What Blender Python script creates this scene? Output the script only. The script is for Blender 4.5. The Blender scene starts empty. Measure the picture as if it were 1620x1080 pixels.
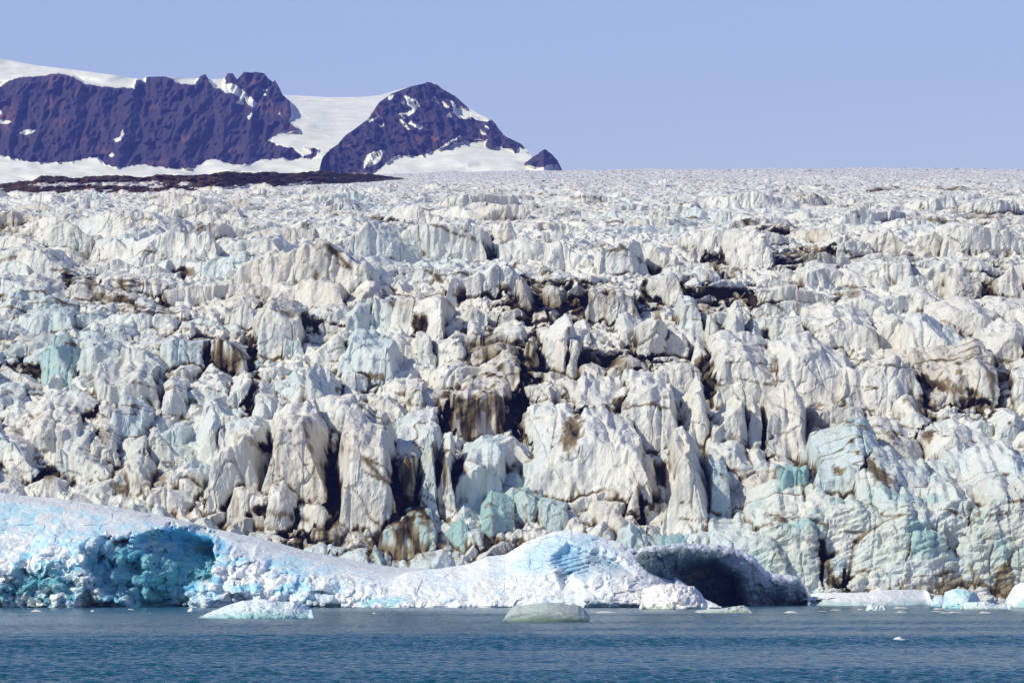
import bpy, math, time
import numpy as np
from concurrent.futures import ThreadPoolExecutor
T0 = time.time()
f32 = np.float32
R = math.radians
SC = bpy.context.scene
C = SC.collection

# ------------------------------------------------------------------ camera
F = 9258.0          # focal length in pixels of the 1620 px wide photograph
CX, HY = 810.0, 898.0   # picture column of the view axis, row of the true horizon
CAMZ = 8.0
cam = bpy.data.cameras.new('camera'); camo = bpy.data.objects.new('camera', cam); C.objects.link(camo)
cam.sensor_width = 36.0; cam.lens = 36.0 * F / 1620.0
cam.shift_y = (HY - 540.0) / 1620.0
cam.clip_start = 1.0; cam.clip_end = 60000.0
camo.location = (0, 0, CAMZ); camo.rotation_euler = (R(90), 0, 0)
SC.camera = camo

# ------------------------------------------------------------------ sky and sun
SUN_AZ, SUN_EL = 62.0, 40.0     # degrees left of the direction behind the camera, height
sd = (-math.sin(R(SUN_AZ)) * math.cos(R(SUN_EL)), -math.cos(R(SUN_AZ)) * math.cos(R(SUN_EL)), math.sin(R(SUN_EL)))
w = bpy.data.worlds.new('World'); SC.world = w; w.use_nodes = True
nt = w.node_tree; bg = nt.nodes['Background']
sky = nt.nodes.new('ShaderNodeTexSky'); sky.sky_type = 'NISHITA'; sky.sun_disc = False
sky.sun_elevation = R(SUN_EL); sky.sun_rotation = math.atan2(sd[0], sd[1])
sky.altitude = 0; sky.air_density = 1.0; sky.dust_density = 0.3; sky.ozone_density = 3.5
tn = nt.nodes.new('ShaderNodeVectorMath'); tn.operation = 'MULTIPLY'; tn.inputs[1].default_value = (1.13, 1.02, 1.16)
nt.links.new(sky.outputs[0], tn.inputs[0]); nt.links.new(tn.outputs[0], bg.inputs[0]); bg.inputs[1].default_value = 0.11
sl = bpy.data.lights.new('sun', 'SUN'); sl.energy = 4.0; sl.angle = R(0.5); sl.color = (1.0, 0.94, 0.75)
so = bpy.data.objects.new('sun', sl); C.objects.link(so); so.location = (-200, 0, 300)
from mathutils import Vector
so.rotation_euler = Vector(sd).to_track_quat('Z', 'Y').to_euler()
SC.view_settings.view_transform = 'Standard'; SC.view_settings.look = 'None'
SC.view_settings.exposure = 0.0; SC.view_settings.gamma = 1.0
SC.cycles.max_bounces = 6; SC.cycles.volume_bounces = 1

# ------------------------------------------------------------------ numeric helpers
POOL = ThreadPoolExecutor(4)
_rs = np.random.RandomState(11)
LAT = _rs.rand(64, 64, 64).astype(f32) * 2 - 1
LATF = LAT.ravel()
def _vn(x, y, z, lin=False):
    xi = np.floor(x); yi = np.floor(y); zi = np.floor(z)
    fx = x - xi; fy = y - yi; fz = z - zi
    if not lin: fx = fx * fx * (3 - 2 * fx); fy = fy * fy * (3 - 2 * fy); fz = fz * fz * (3 - 2 * fz)
    xi = xi.astype(np.int32); yi = yi.astype(np.int32); zi = zi.astype(np.int32)
    x0 = (xi & 63) << 12; x1 = ((xi + 1) & 63) << 12
    y0 = (yi & 63) << 6; y1 = ((yi + 1) & 63) << 6
    z0 = zi & 63; z1 = (zi + 1) & 63
    a = LATF[x0 | y0 | z0]; a += (LATF[x1 | y0 | z0] - a) * fx
    b = LATF[x0 | y1 | z0]; b += (LATF[x1 | y1 | z0] - b) * fx
    c = LATF[x0 | y0 | z1]; c += (LATF[x1 | y0 | z1] - c) * fx
    d = LATF[x0 | y1 | z1]; d += (LATF[x1 | y1 | z1] - d) * fx
    a += (b - a) * fy; c += (d - c) * fy
    return a + (c - a) * fz
def noise(x, y=0.0, z=0.0, octaves=1, seed=0.0, rough=0.5, lin=False):
    """value noise about -1..1, evaluated in parallel"""
    x, y, z = np.broadcast_arrays(np.asarray(x, f32), np.asarray(y, f32), np.asarray(z, f32))
    shp = x.shape; xr = x.reshape(-1); yr = y.reshape(-1); zr = z.reshape(-1)
    n = xr.size; out = np.empty(n, f32); k = max(1, min(64, n // 60000 + 1)); ed = np.linspace(0, n, k + 1).astype(int)
    def job(i):
        a, b = ed[i], ed[i + 1]
        X = xr[a:b]; Y = yr[a:b]; Z = zr[a:b]; acc = np.zeros(b - a, f32); am = 1.0; fr = 1.0; tot = 0
        for o in range(octaves):
            acc += am * _vn(X * f32(fr) + f32(seed * 7.31 + o * 17.7), Y * f32(fr) + f32(seed * 3.17 + o * 5.3), Z * f32(fr) + f32(seed * 1.93 + o * 9.1), lin)
            tot += am; am *= rough; fr *= 2.03
        out[a:b] = acc / tot
    list(POOL.map(job, range(k)))
    return out.reshape(shp)
_fr = np.random.RandomState(23)
FJ = _fr.rand(2, 4096).astype(f32); FG = (_fr.rand(3, 4096).astype(f32) * 2 - 1)
def facets(x, y, seed=0, grad=1.0, off=.5):
    """flat fracture facets: every cell of a jittered lattice is a tilted plane (cell size 1)"""
    x, y = np.broadcast_arrays(np.asarray(x, f32), np.asarray(y, f32)); shp = x.shape; xr = x.reshape(-1); yr = y.reshape(-1)
    n = xr.size; out = np.empty(n, f32); k = max(1, min(64, n // 60000 + 1)); ed = np.linspace(0, n, k + 1).astype(int)
    def job(i):
        X = xr[ed[i]:ed[i + 1]]; Y = yr[ed[i]:ed[i + 1]]; cx = np.floor(X).astype(np.int32); cy = np.floor(Y).astype(np.int32)
        best = np.full(X.shape, 1e9, f32); val = np.zeros(X.shape, f32)
        for a in (-1, 0, 1):
            for b in (-1, 0, 1):
                h = ((cx + a + seed * 13) & 63) * 64 + ((cy + b + seed * 7) & 63)
                dx = X - (cx + a + FJ[0][h]); dy = Y - (cy + b + FJ[1][h]); d = dx * dx + dy * dy; m = d < best
                best = np.where(m, d, best); val = np.where(m, off * FG[0][h] + grad * (FG[1][h] * dx + FG[2][h] * dy), val)
        out[ed[i]:ed[i + 1]] = val
    list(POOL.map(job, range(k)))
    return out.reshape(shp)
def ss(a, b, x):
    t = np.clip((x - a) / (b - a), 0, 1); return t * t * (3 - 2 * t)
def lerp(a, b, t): return a + (b - a) * t
def mixc(col, c, t):
    t = np.clip(t, 0, 1)[..., None]; return col + (np.asarray(c, f32) - col) * t
def interp(x, pts):
    p = np.array(pts, float); return np.interp(x, p[:, 0], p[:, 1]).astype(f32)
def inpoly(px, py, poly):
    """signed distance to a polygon in its own units, positive inside"""
    d = np.full(px.shape, 1e9, f32); ins = np.zeros(px.shape, bool); n = len(poly)
    for i in range(n):
        ax, ay = poly[i]; bx, by = poly[(i + 1) % n]
        ex, ey = bx - ax, by - ay; L = ex * ex + ey * ey + 1e-9
        t = np.clip(((px - ax) * ex + (py - ay) * ey) / L, 0, 1)
        d = np.minimum(d, np.hypot(px - ax - t * ex, py - ay - t * ey))
        if ay != by:
            ins ^= ((ay > py) != (by > py)) & (px < (bx - ax) * (py - ay) / (by - ay) + ax)
    return np.where(ins, d, -d)
def poly_blob(px, py, poly, soft=2.0, jit=None):
    d = inpoly(px, py, poly)
    if jit is not None: d = d + jit
    return ss(-soft, soft, d)

def grid_faces(nr, nc):
    i = np.arange(nr - 1)[:, None]; j = np.arange(nc - 1)[None, :]
    a = i * nc + j
    return np.stack([a, a + 1, a + nc + 1, a + nc], -1).reshape(-1, 4)
def link_mesh(name, verts, faces, mat, parent=None, col=None, smooth=True, aux=None):
    me = bpy.data.meshes.new(name)
    nv = len(verts); nf = len(faces); k = faces.shape[1]
    me.vertices.add(nv); me.vertices.foreach_set('co', np.ascontiguousarray(verts, f32).ravel())
    me.loops.add(nf * k); me.loops.foreach_set('vertex_index', np.ascontiguousarray(faces, np.int32).ravel())
    me.polygons.add(nf); me.polygons.foreach_set('loop_start', np.arange(nf, dtype=np.int32) * k)
    me.polygons.foreach_set('use_smooth', np.full(nf, smooth))
    me.update(calc_edges=True)
    if col is not None:
        a = me.color_attributes.new('tint', 'FLOAT_COLOR', 'POINT')
        c4 = np.ones((nv, 4), f32); c4[:, :3] = col
        a.data.foreach_set('color', c4.ravel())
    me.materials.append(mat)
    o = bpy.data.objects.new(name, me); C.objects.link(o)
    if parent: o.parent = parent
    return o
def normals(P):
    du = np.gradient(P, axis=1); dv = np.gradient(P, axis=0)
    n = np.cross(du, dv); n /= np.linalg.norm(n, axis=-1, keepdims=True) + 1e-9
    return n.astype(f32)
def tag(o, label=None, cat=None, group=None, kind=None):
    if label: o['label'] = label
    if cat: o['category'] = cat
    if group: o['group'] = group
    if kind: o['kind'] = kind
    return o
def worldX(px, Y): return (px - CX) * Y / F
def worldZ(py, Y): return CAMZ + (HY - py) * Y / F

# ------------------------------------------------------------------ materials
def tint_material(name, rough=0.55, spec=0.3, bumps=((1.5, 0.25),), mottle=0.08, sss=0.0, mscale=0.6, stretch=(1, 1, 1)):
    m = bpy.data.materials.new(name); m.use_nodes = True; t = m.node_tree; N = t.nodes; L = t.links
    p = N['Principled BSDF']; p.inputs['Roughness'].default_value = rough
    p.inputs['Specular IOR Level'].default_value = spec
    at = N.new('ShaderNodeAttribute'); at.attribute_name = 'tint'
    tc = N.new('ShaderNodeNewGeometry'); mp = N.new('ShaderNodeMapping'); mp.inputs['Scale'].default_value = stretch
    L.new(tc.outputs['Position'], mp.inputs['Vector'])
    nz = N.new('ShaderNodeTexNoise'); nz.inputs['Scale'].default_value = mscale; nz.inputs['Detail'].default_value = 6
    L.new(mp.outputs[0], nz.inputs['Vector'])
    mr = N.new('ShaderNodeMapRange'); mr.inputs['From Min'].default_value = 0.3; mr.inputs['From Max'].default_value = 0.7
    mr.inputs['To Min'].default_value = 1 - mottle; mr.inputs['To Max'].default_value = 1 + mottle * 0.6
    L.new(nz.outputs[0], mr.inputs[0])
    vm = N.new('ShaderNodeVectorMath'); vm.operation = 'SCALE'
    L.new(at.outputs['Color'], vm.inputs[0]); L.new(mr.outputs[0], vm.inputs['Scale'])
    L.new(vm.outputs[0], p.inputs['Base Color'])
    prev = None
    for sc_, dist in bumps:
        n2 = N.new('ShaderNodeTexNoise'); n2.inputs['Scale'].default_value = sc_; n2.inputs['Detail'].default_value = 4
        L.new(mp.outputs[0], n2.inputs['Vector'])
        b = N.new('ShaderNodeBump'); b.inputs['Strength'].default_value = 1.0; b.inputs['Distance'].default_value = dist
        L.new(n2.outputs[0], b.inputs['Height'])
        if prev: L.new(prev.outputs[0], b.inputs['Normal'])
        prev = b
    if prev: L.new(prev.outputs[0], p.inputs['Normal'])
    if sss > 0:
        p.inputs['Subsurface Weight'].default_value = sss
        p.inputs['Subsurface Radius'].default_value = (0.3, 0.9, 1.4); p.inputs['Subsurface Scale'].default_value = 1.0
    return m
M_GLACIER = tint_material('glacier_ice', 0.6, 0.25, ((0.9, 0.35), (3.5, 0.09)), 0.10, stretch=(1, 1, .5))
M_BERG = tint_material('iceberg_ice', 0.45, 0.35, ((0.9, 0.25), (3.5, 0.07)), 0.05)
M_ROCK = tint_material('mountain_rock_and_snow', 0.9, 0.1, ((0.02, 6.0),), 0.12, mscale=0.02)
M_MORAINE = tint_material('moraine_debris', 0.95, 0.1, ((0.25, 0.8),), 0.35, mscale=0.15)

# ------------------------------------------------------------------ glacier
KN = np.array([(1255, -75), (1285, -62), (1303, -20), (1345, 90), (1400, 200), (1490, 335), (1600, 435), (1830, 515), (2300, 568), (3300, 603), (5500, 626), (5800, 628), (6500, 618)], float)
# monotone cubic through the knots (picture height above the horizon against distance)
def pchip(xk, yk, x):
    h = np.diff(xk); d = np.diff(yk) / h; m = np.zeros_like(yk)
    for i in range(1, len(xk) - 1):
        if d[i - 1] * d[i] > 0:
            w1 = 2 * h[i] + h[i - 1]; w2 = h[i] + 2 * h[i - 1]; m[i] = (w1 + w2) / (w1 / d[i - 1] + w2 / d[i])
    m[0] = d[0]; m[-1] = d[-1]
    i = np.clip(np.searchsorted(xk, x) - 1, 0, len(xk) - 2); t = (x - xk[i]) / h[i]
    return ((1 + 2 * t) * (1 - t) ** 2 * yk[i] + t * (1 - t) ** 2 * h[i] * m[i] + t * t * (3 - 2 * t) * yk[i + 1] + t * t * (t - 1) * h[i] * m[i + 1])
def e0(Y): return pchip(KN[:, 0], KN[:, 1], np.asarray(Y, float))
_Yt = np.linspace(1256, 5790, 6000); _et = e0(_Yt)
def Y_at(py): return float(np.interp(HY - py, _et, _Yt))
def floor_z(s, px):
    z = CAMZ + e0(s) * s / F
    drop = interp(px, [(-1500, 16), (0, 15), (300, 17), (640, 7), (900, 4), (1200, 0), (1620, 2), (2000, 4)])
    return z - ss(2000, 5200, s) * drop * s / F - ss(2300, 3100, s) * interp(px, [(-400, 3), (200, 3), (350, 1.5), (500, 0)]) * s / 3300
KS = 1.0
def make_rows():
    r = []; s = 1258.0
    while s < 6400:
        r.append(s)
        s += 0.42 if s < 1500 else 0.42 + (min(s, 2300) - 1500) * 0.0012 + max(0, s - 2300) * 0.0016
    return np.array(r)
SR = make_rows(); NR = len(SR)
PXC = np.linspace(-230, 1850, 1560); DPX = PXC[1] - PXC[0]
PXC = np.concatenate([np.linspace(-1430, -230, 170)[:-1], PXC, np.linspace(1850, 3050, 170)[1:]]); NCOL = len(PXC)
S2, P2 = np.meshgrid(SR.astype(f32), PXC.astype(f32), indexing='ij')
Z0 = floor_z(S2, P2).astype(f32)
XW = (P2 - CX) * S2 / F          # ground x of the unsheared grid
print('grid', NR, NCOL, NR * NCOL, round(time.time() - T0, 1))
# slow warps make outlines irregular
WX = noise(XW / 9.0, S2 / 16.0, 0, 3, 1, lin=True) * 3.0 + noise(XW / 2.2, S2 / 6.0, 0, 1, 2) * 0.3
WS = noise(XW / 7.0, S2 / 12.0, 3.3, 3, 3, lin=True) * 4.0 + noise(XW / 1.8, S2 / 7.0, 0, 2, 4) * 0.6
HGT = (1.2 + 3.4 * (.55 - np.abs(noise(XW / 7, S2 / 16, 0, 3, 5, .55, True)) * 2.2) + 2.0 * noise(XW / 3.0, S2 / 6, 0, 3, 6, lin=True)).astype(f32)
_far = ss(1600, 2100, S2); _f2 = ss(2300, 3600, S2)
_amp = _far * (1 - .55 * ss(2400, 3600, S2)) * (1 - .7 * ss(2300, 2700, S2) * ss(700, 560, P2))
HGT = HGT * (1 - _far * .7) + _amp * (5.0 * np.maximum(0, .42 - np.abs(noise(XW / 22, S2 / 22, 0, 3, 7, .5, True) * 1.6)) + 2.0 * (.35 - np.abs(noise(XW / 11, S2 / 14, 0, 2, 8, .6, True))) + .5 * noise(XW / 2.5, S2 / 7, 0, 1, 9)) + 3.5 * ss(2300, 3000, S2) * ss(500, 800, P2) * noise(XW / 70, S2 / 120, 0, 3, 10)
HGT = np.maximum(HGT, 0.0)
CREST = noise(XW / 5.0, S2 / 30, 0, 3, 62, .6, True)
VG = np.clip(1 - np.abs(noise(XW / 7.5, S2 / 40, 0, 2, 61, lin=True)) / .07, 0, 1).astype(f32)
OWN = np.full(HGT.shape, -1, np.int32)
rng = np.random.RandomState(5)
STAMPS = []       # tint index, dirt per stamp
def stamp(cx, ytop, wpx, hpx, tone=0.0, dirt=0.0, peak=None, wedge=None, sh=1.0, part=False, round_=None):
    """one block of ice standing on the glacier; cx..hpx say where it stands and how large it is"""
    ybot = ytop + hpx
    Yc = Y_at(min(ybot, 958)) + rng.uniform(-3, 3)
    m = Yc / F
    x0 = (cx - CX) * m; a = wpx * m * 0.5 * 1.16; H = hpx * m * 0.93 * sh
    if H < 0.6: H = 0.6
    nxt = Y_at(ytop) - Yc
    depth = H * 1.5 + max(min(nxt * 1.1, 3.0 * a + H), 4) * (1.0 if part else rng.uniform(.25, 1.0))
    wed = rng.uniform(0.05, 0.5) * (1.0 if wpx < 60 else .4) if wedge is None else wedge
    pk = rng.uniform(-0.5, 0.5) if peak is None else peak
    # windows
    i0 = np.searchsorted(SR, Yc - a * 0.9 - 7); i1 = np.searchsorted(SR, Yc + depth + 12)
    pa = (x0 - a * 1.4 - 3.5) * F / Yc + CX; pb = (x0 + a * 1.4 + 3.5) * F / Yc + CX
    pa = min(pa, (x0 - a * 1.4 - 3.5) * F / (Yc + depth) + CX); pb = max(pb, (x0 + a * 1.4 + 3.5) * F / (Yc + depth) + CX)
    j0 = max(0, int(np.searchsorted(PXC, pa)) - 1); j1 = min(NCOL, int(np.searchsorted(PXC, pb)) + 2)
    if i1 <= i0 or j1 <= j0: return -1
    wsc = min(1.0, a / 6.0 + 0.15)
    X = XW[i0:i1, j0:j1] + WX[i0:i1, j0:j1] * wsc - x0
    V = S2[i0:i1, j0:j1] + WS[i0:i1, j0:j1] * wsc - Yc
    u = X / a
    # front: two facets meeting in an edge
    yl = wed * rng.uniform(0.3, 1.2); yr = wed * rng.uniform(0.8, 2.0)
    mf = 1.0 / KS * rng.choice([rng.uniform(.52, .75), rng.uniform(0.75, 0.97)], p=[.5, .5])
    yaw = rng.uniform(-.65, .65) * (1 if wpx < 80 else .6)
    V = V + yaw * X
    fr = mf * (V + H * 0.02 - np.maximum((pk * a - X) * yl, (X - pk * a) * yr) + a * wed * 0.25)
    # crown: planes falling away from the peak
    cs = 1.0 if wpx < 70 else .5
    sl_ = rng.choice([rng.uniform(0.02, 0.4), rng.uniform(.3, 1.0)], p=[.6, .4]) * cs; sr_ = rng.choice([rng.uniform(0.05, 0.5), rng.uniform(.4, 1.5)], p=[.5, .5]) * cs; bt = rng.uniform(-0.3, 0.0)
    q_s = .35 if part else .8
    sl_ = min(sl_, q_s * H / a + .03); sr_ = min(sr_, q_s * 1.3 * H / a + .03)
    tooth = (not part) and wpx < 75 and rng.rand() < .45
    if tooth: sl_ = rng.uniform(.25, .9) * H / a; sr_ = rng.uniform(.35, 1.0) * H / a; pk = rng.uniform(-.7, .7)
    tp = H * 1.02 + CREST[i0:i1, j0:j1] * H * .30 + bt * (V - H) - np.maximum((pk * a - X) * sl_, (X - pk * a) * sr_)
    lim = min(.4, .5 * H / a)
    tp = np.minimum(tp, H * (rng.uniform(1.0, 1.1) + (.3 if tooth else 0)) + CREST[i0:i1, j0:j1] * H * .2 + rng.uniform(-lim, lim) * X + rng.uniform(-0.1, 0.05) * (V - H))
    # sides and back
    stl = rng.uniform(1.8, 7); str_ = rng.uniform(1.8, 7)
    sd_ = np.minimum(stl * (X + a), str_ * (a - X))
    bk = 2.5 * (depth - V)
    # one or two broken corners
    for q_ in range(2):
        an = rng.uniform(-1.2, 1.2); inc = rng.uniform(.5, 1.0)
        fr = np.minimum(fr, H * rng.uniform(.75, 1.15) + inc * (V * math.cos(an) * .6 + (X - pk * a) * math.sin(an) * .8) - rng.uniform(-.1, .25) * H)
    h = np.minimum(np.minimum(fr, tp), np.minimum(sd_, bk))
    k = 0.2 if round_ is None else round_
    # soft minimum only between front and crown
    q = np.abs(fr - tp); k1 = k * max(0.4, min(3, H * 0.25))
    h = h - .5 * VG[i0:i1, j0:j1] * min(1, H / 6)
    h = h - np.where(q < k1, (k1 - q) ** 2 / (4 * k1), 0)
    cur = HGT[i0:i1, j0:j1]; win = h > cur
    cur[win] = h[win]
    idx = len(STAMPS); STAMPS.append((tone, dirt, part, wpx * hpx, cx, ytop, wpx, hpx))
    OWN[i0:i1, j0:j1][win] = idx
    return idx

# tone: -1 dusty cream .. 0 white .. 1 blue, also painting shaded blocks .. 2 teal
B = [ # cx, ytop, w, h, tone, dirt, peak
(217,450,95,30,-.3,.1,0),(353,452,175,45,-.3,.2,.2),(485,447,115,60,0,.1,0),(293,413,70,38,.5,0,-.6),(383,487,55,40,.5,0,0),(222,500,115,42,.1,0,-.3),
(145,500,45,35,0,.1,0),(35,465,40,40,.9,0,0),(440,512,80,70,.1,0,-.2),(463,540,35,40,.6,0,-.8),(150,527,40,35,.2,0,0),(187,525,50,33,.5,0,.2),
(5,515,50,42,.7,0,-.9),(80,553,55,20,.9,0,0),(95,568,55,52,1.0,0,0),(150,557,60,50,.5,0,0),(222,560,85,65,.3,0,0),(293,547,85,60,.6,0,-.5),
(285,592,58,40,-.4,.3,0),(365,545,65,60,-.6,.7,0),(443,580,58,33,-.2,.2,0),(520,537,50,50,-.2,.2,0),(50,590,105,42,-.4,0,-.8),(227,620,75,40,.8,0,-.6),
(325,612,65,42,.0,0,.5),(377,613,42,50,0,.1,0),(460,613,62,35,.6,0,0),(515,617,55,75,.4,0,-.8),(273,637,40,45,.1,0,-.2),(230,642,30,35,.6,0,-.7),
(313,632,40,30,.4,0,-.3),(352,647,58,55,.1,0,-.4),(425,652,50,50,0,0,-.3),(487,675,28,35,0,0,-.2),(20,655,45,30,.1,.1,0),(72,690,85,50,-.1,.1,0),
(55,670,85,30,-.2,0,0),(115,655,70,35,.4,.1,0),(200,675,55,55,.8,0,-.7),(203,698,32,28,0,0,0),(275,680,55,50,.3,.2,0),(262,707,45,50,-.1,.2,0),
(322,697,43,60,0,0,0),(400,703,55,40,.2,.1,0),(447,703,42,35,-.2,.2,0),(500,708,70,55,-.3,.3,0),(130,728,85,55,.3,0,0),(22,722,60,60,-.1,.1,0),
(170,707,60,50,-.2,.2,0),(375,722,90,98,.1,.05,.2),(215,722,40,40,0,0,0),(318,737,58,45,.6,.1,-.7),(470,732,100,110,-.4,.35,.1),(400,790,80,55,-.1,.2,0),
(217,760,40,45,-.1,.2,0),(303,768,48,38,-.4,.3,0),(253,775,30,25,0,.1,0),(172,770,60,32,.2,.1,0),(25,758,55,30,.1,.1,0),(85,765,40,25,0,.2,0),
(450,800,45,62,-.3,.3,0),(490,808,55,55,-.3,.2,0),(470,855,34,22,-1,.9,0),(512,850,55,36,-1,.9,0),(385,830,45,25,-.2,.2,0),(283,805,35,22,-.3,.3,0),(243,803,40,20,0,0,0),(333,820,50,24,.2,.1,0),
(645,395,55,28,.7,0,0),(703,393,38,32,.1,0,0),(740,410,32,25,0,0,0),(600,415,120,40,0,.05,0),(697,425,90,40,.1,0,0),(795,437,50,45,0,.1,0),
(835,441,42,85,.1,.1,0),(873,455,38,55,.1,.1,0),(912,455,42,38,-.2,.2,0),(975,475,78,55,-.1,.4,0),(1055,440,55,60,-.1,.2,0),(1030,485,40,30,.5,0,0),
(575,455,55,50,0,0,0),(612,488,55,55,.6,0,-.7),(567,495,45,50,.7,0,0),(660,480,75,65,-.1,.1,.5),(700,475,50,45,.1,.1,0),(750,490,42,45,.6,0,-.3),
(783,500,38,32,.5,.1,0),(820,495,60,40,.5,.0,0),(683,518,32,28,.3,0,0),(760,528,38,34,-.2,.2,0),(823,525,30,18,0,0,0),(900,530,35,27,-.7,.8,0),
(950,530,30,27,-.3,.3,0),(997,515,40,45,.2,0,0),(1033,517,48,72,0,0,0),(1062,535,45,55,-.1,0,0),(635,545,45,50,-.1,0,0),(670,550,28,50,.2,0,0),
(707,541,50,60,.2,0,0),(577,560,80,65,.8,0,0),(550,540,35,30,.4,0,0),(780,555,90,45,-.7,.5,0),(843,555,35,60,-.8,.7,0),(787,583,60,52,-.6,.4,0),
(833,583,28,40,-.2,.1,0),(885,550,55,70,.2,0,.4),(913,560,28,62,.2,.1,0),(943,580,40,50,.1,.1,0),(1003,590,50,42,.3,.1,0),(1045,592,42,38,.1,.1,0),
(557,600,45,42,.4,0,0),(638,610,50,35,-.1,0,0),(715,590,55,45,0,0,0),(857,618,60,55,.2,.1,0),(903,615,35,35,.1,0,0),(625,632,52,58,-.3,.1,0),
(663,627,35,45,-.3,.2,0),(700,630,48,35,-.4,.5,0),(757,643,88,74,-.7,.6,0),(795,645,30,50,-.1,.3,0),(862,636,45,62,0,.1,0),(912,650,55,70,-.7,.5,0),
(948,665,84,85,-.3,.1,.3),(1032,645,95,95,-.2,0,.2),(1100,643,45,95,0,0,0),(1150,660,60,85,.1,0,0),(1194,672,34,75,.2,0,0),(1240,678,66,80,-.2,.1,0),
(572,653,38,40,-.2,.2,0),(570,678,42,52,.1,.1,0),(622,688,32,30,0,.1,0),(657,665,30,38,.2,0,0),(690,673,22,36,.2,0,0),(720,687,45,30,.4,0,-.7),
(815,690,35,32,.1,0,0),(835,670,25,45,.1,0,0),(848,692,28,28,.1,0,0),(597,722,45,50,-.4,.3,0),(660,705,70,60,.4,0,.5),(722,710,55,32,-.2,.2,0),
(705,738,50,40,-.3,.4,0),(755,733,45,52,.3,.1,-.6),(815,714,95,72,.1,.1,-.2),(887,714,30,27,-.2,.2,0),(577,748,92,122,-.4,.15,0),(637,762,40,88,-1,.95,0),
(672,752,42,105,.9,.15,-.2),(700,755,45,92,.1,.5,0),(763,757,75,78,.7,0,-.2),(925,745,190,88,.25,.05,.4),(1012,742,60,60,.1,0,0),(1075,765,50,68,.1,.1,0),(1008,795,30,62,-.6,.7,0),
(965,822,70,36,-.4,.1,0),(640,845,80,50,1.2,.6,0),(570,870,60,28,-.4,.4,0),(690,868,60,30,.4,.5,0),(715,842,45,50,1.5,.2,0),(790,828,50,52,1.6,.3,0),
(845,800,55,45,1.3,.1,0),(870,815,45,50,1.2,.1,0),(905,790,45,45,.9,0,0),(820,790,50,40,1.0,.1,0),(750,850,45,40,.6,.3,0),(740,815,50,40,.9,.1,0),
(1122,567,60,42,.1,.1,0),(1190,582,115,78,-.3,.05,0),(1290,578,130,92,-.3,.02,0),(1395,590,130,88,-.3,.05,0),(1520,600,115,62,-.6,.4,.6),(1450,668,62,42,-.2,.3,-.2),
(1330,685,95,45,-.7,.15,-.3),(1420,705,98,62,0,0,-.2),(1530,712,115,58,.0,0,-.2),(1510,680,65,36,.3,0,0),(1555,673,50,45,.4,0,0),(1600,670,55,60,.1,0,0),
(1268,697,42,45,.3,.1,-.5),(1315,730,60,42,-.2,.2,0),(1095,755,62,108,-.3,.05,0),(1140,780,38,78,1.3,.1,-.9),(1150,757,38,42,.4,0,0),(1190,757,60,42,.3,0,0),
(1195,795,70,42,-.6,.1,0),(1262,765,65,90,1.9,.1,-.1),(1325,765,95,50,1.0,0,0),(1345,780,112,112,1.0,.0,-.3),(1400,765,50,75,-.4,.1,0),(1450,770,72,58,-.5,.15,0),
(1460,815,45,42,1.0,.05,-.5),(1530,765,62,52,-.3,.2,0),(1600,755,48,58,0,.1,0),
(1190,300,130,44,-.2,.05,0),(1280,305,55,32,-.1,.1,0),(1353,326,56,44,.1,0,0),(1405,330,60,36,-.1,.1,0),(1475,312,80,36,0,.05,0),(1570,315,90,36,.1,.1,0),
(1267,335,50,27,.0,.1,0),(1100,325,40,36,.8,0,0),(1160,335,60,32,.1,0,0),(1190,372,75,70,.1,.1,0),(1105,385,40,42,0,.4,0),(1283,360,60,36,-.4,.3,0),
(1350,385,60,42,.3,.1,-.6),(1405,370,65,52,-.1,.3,0),(1490,370,38,46,-.1,.1,0),(1560,358,118,60,0,0,-.2),(1305,425,70,46,.2,.1,0),(1235,440,70,32,0,0,0),
(1352,432,50,42,-.1,.2,0),(1415,432,65,40,-.2,.1,0),(1465,440,60,42,.4,.0,-.5),(1530,420,66,68,-.6,.15,0),(1595,430,55,66,-.4,.3,0),(1265,458,132,48,.0,0,-.3),
(1365,475,70,34,.2,0,0),(1435,467,92,40,.1,0,0),(1098,490,38,62,.4,0,0),(1130,500,30,62,-.1,.2,0),(1163,507,40,76,.1,.1,0),(1197,510,36,66,.5,0,0),
(1247,507,66,68,.1,0,0),(1335,510,100,62,-.1,.05,0),(1425,520,62,52,-.1,.05,0),(1487,533,86,62,.4,0,0),(1530,495,92,48,-.2,.1,0),(1090,540,40,42,-.1,.2,0),(1590,540,70,60,-.3,.1,0),
(905,305,130,30,0,0,0),(650,320,80,42,-.3,.1,0),(715,325,70,32,-.3,.05,0),(790,325,60,27,0,0,0),(880,328,110,24,.1,.1,0),(965,335,60,24,.1,.1,0),
(752,347,30,26,.3,0,0),(797,345,48,62,-.1,.05,0),(907,347,42,30,.1,0,0),(875,365,50,32,.2,.1,0),(555,372,100,34,-.2,.1,0),(640,377,92,34,.9,0,-.3),
(905,385,68,56,.2,.1,0),(985,385,75,66,.2,.1,0),(1045,395,50,50,0,.1,0),(840,380,80,46,-.1,.1,0),(1000,358,100,22,0,.1,0),(192,343,60,20,.9,0,0),(243,343,45,20,.5,0,0),
(355,363,28,24,.9,0,-.8),(425,328,40,20,.6,0,0),(480,325,50,18,.2,0,0),(60,375,80,20,0,.1,0),(140,385,90,24,-.1,.1,0),(430,362,80,24,.1,0,0),(300,372,80,26,0,0,0),
(60,420,90,26,-.1,.2,0),(190,415,80,24,-.2,.2,0),(400,405,110,30,.1,0,0),(520,415,80,30,-.1,.1,0),(110,452,60,24,-.3,.4,0),
]
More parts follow.
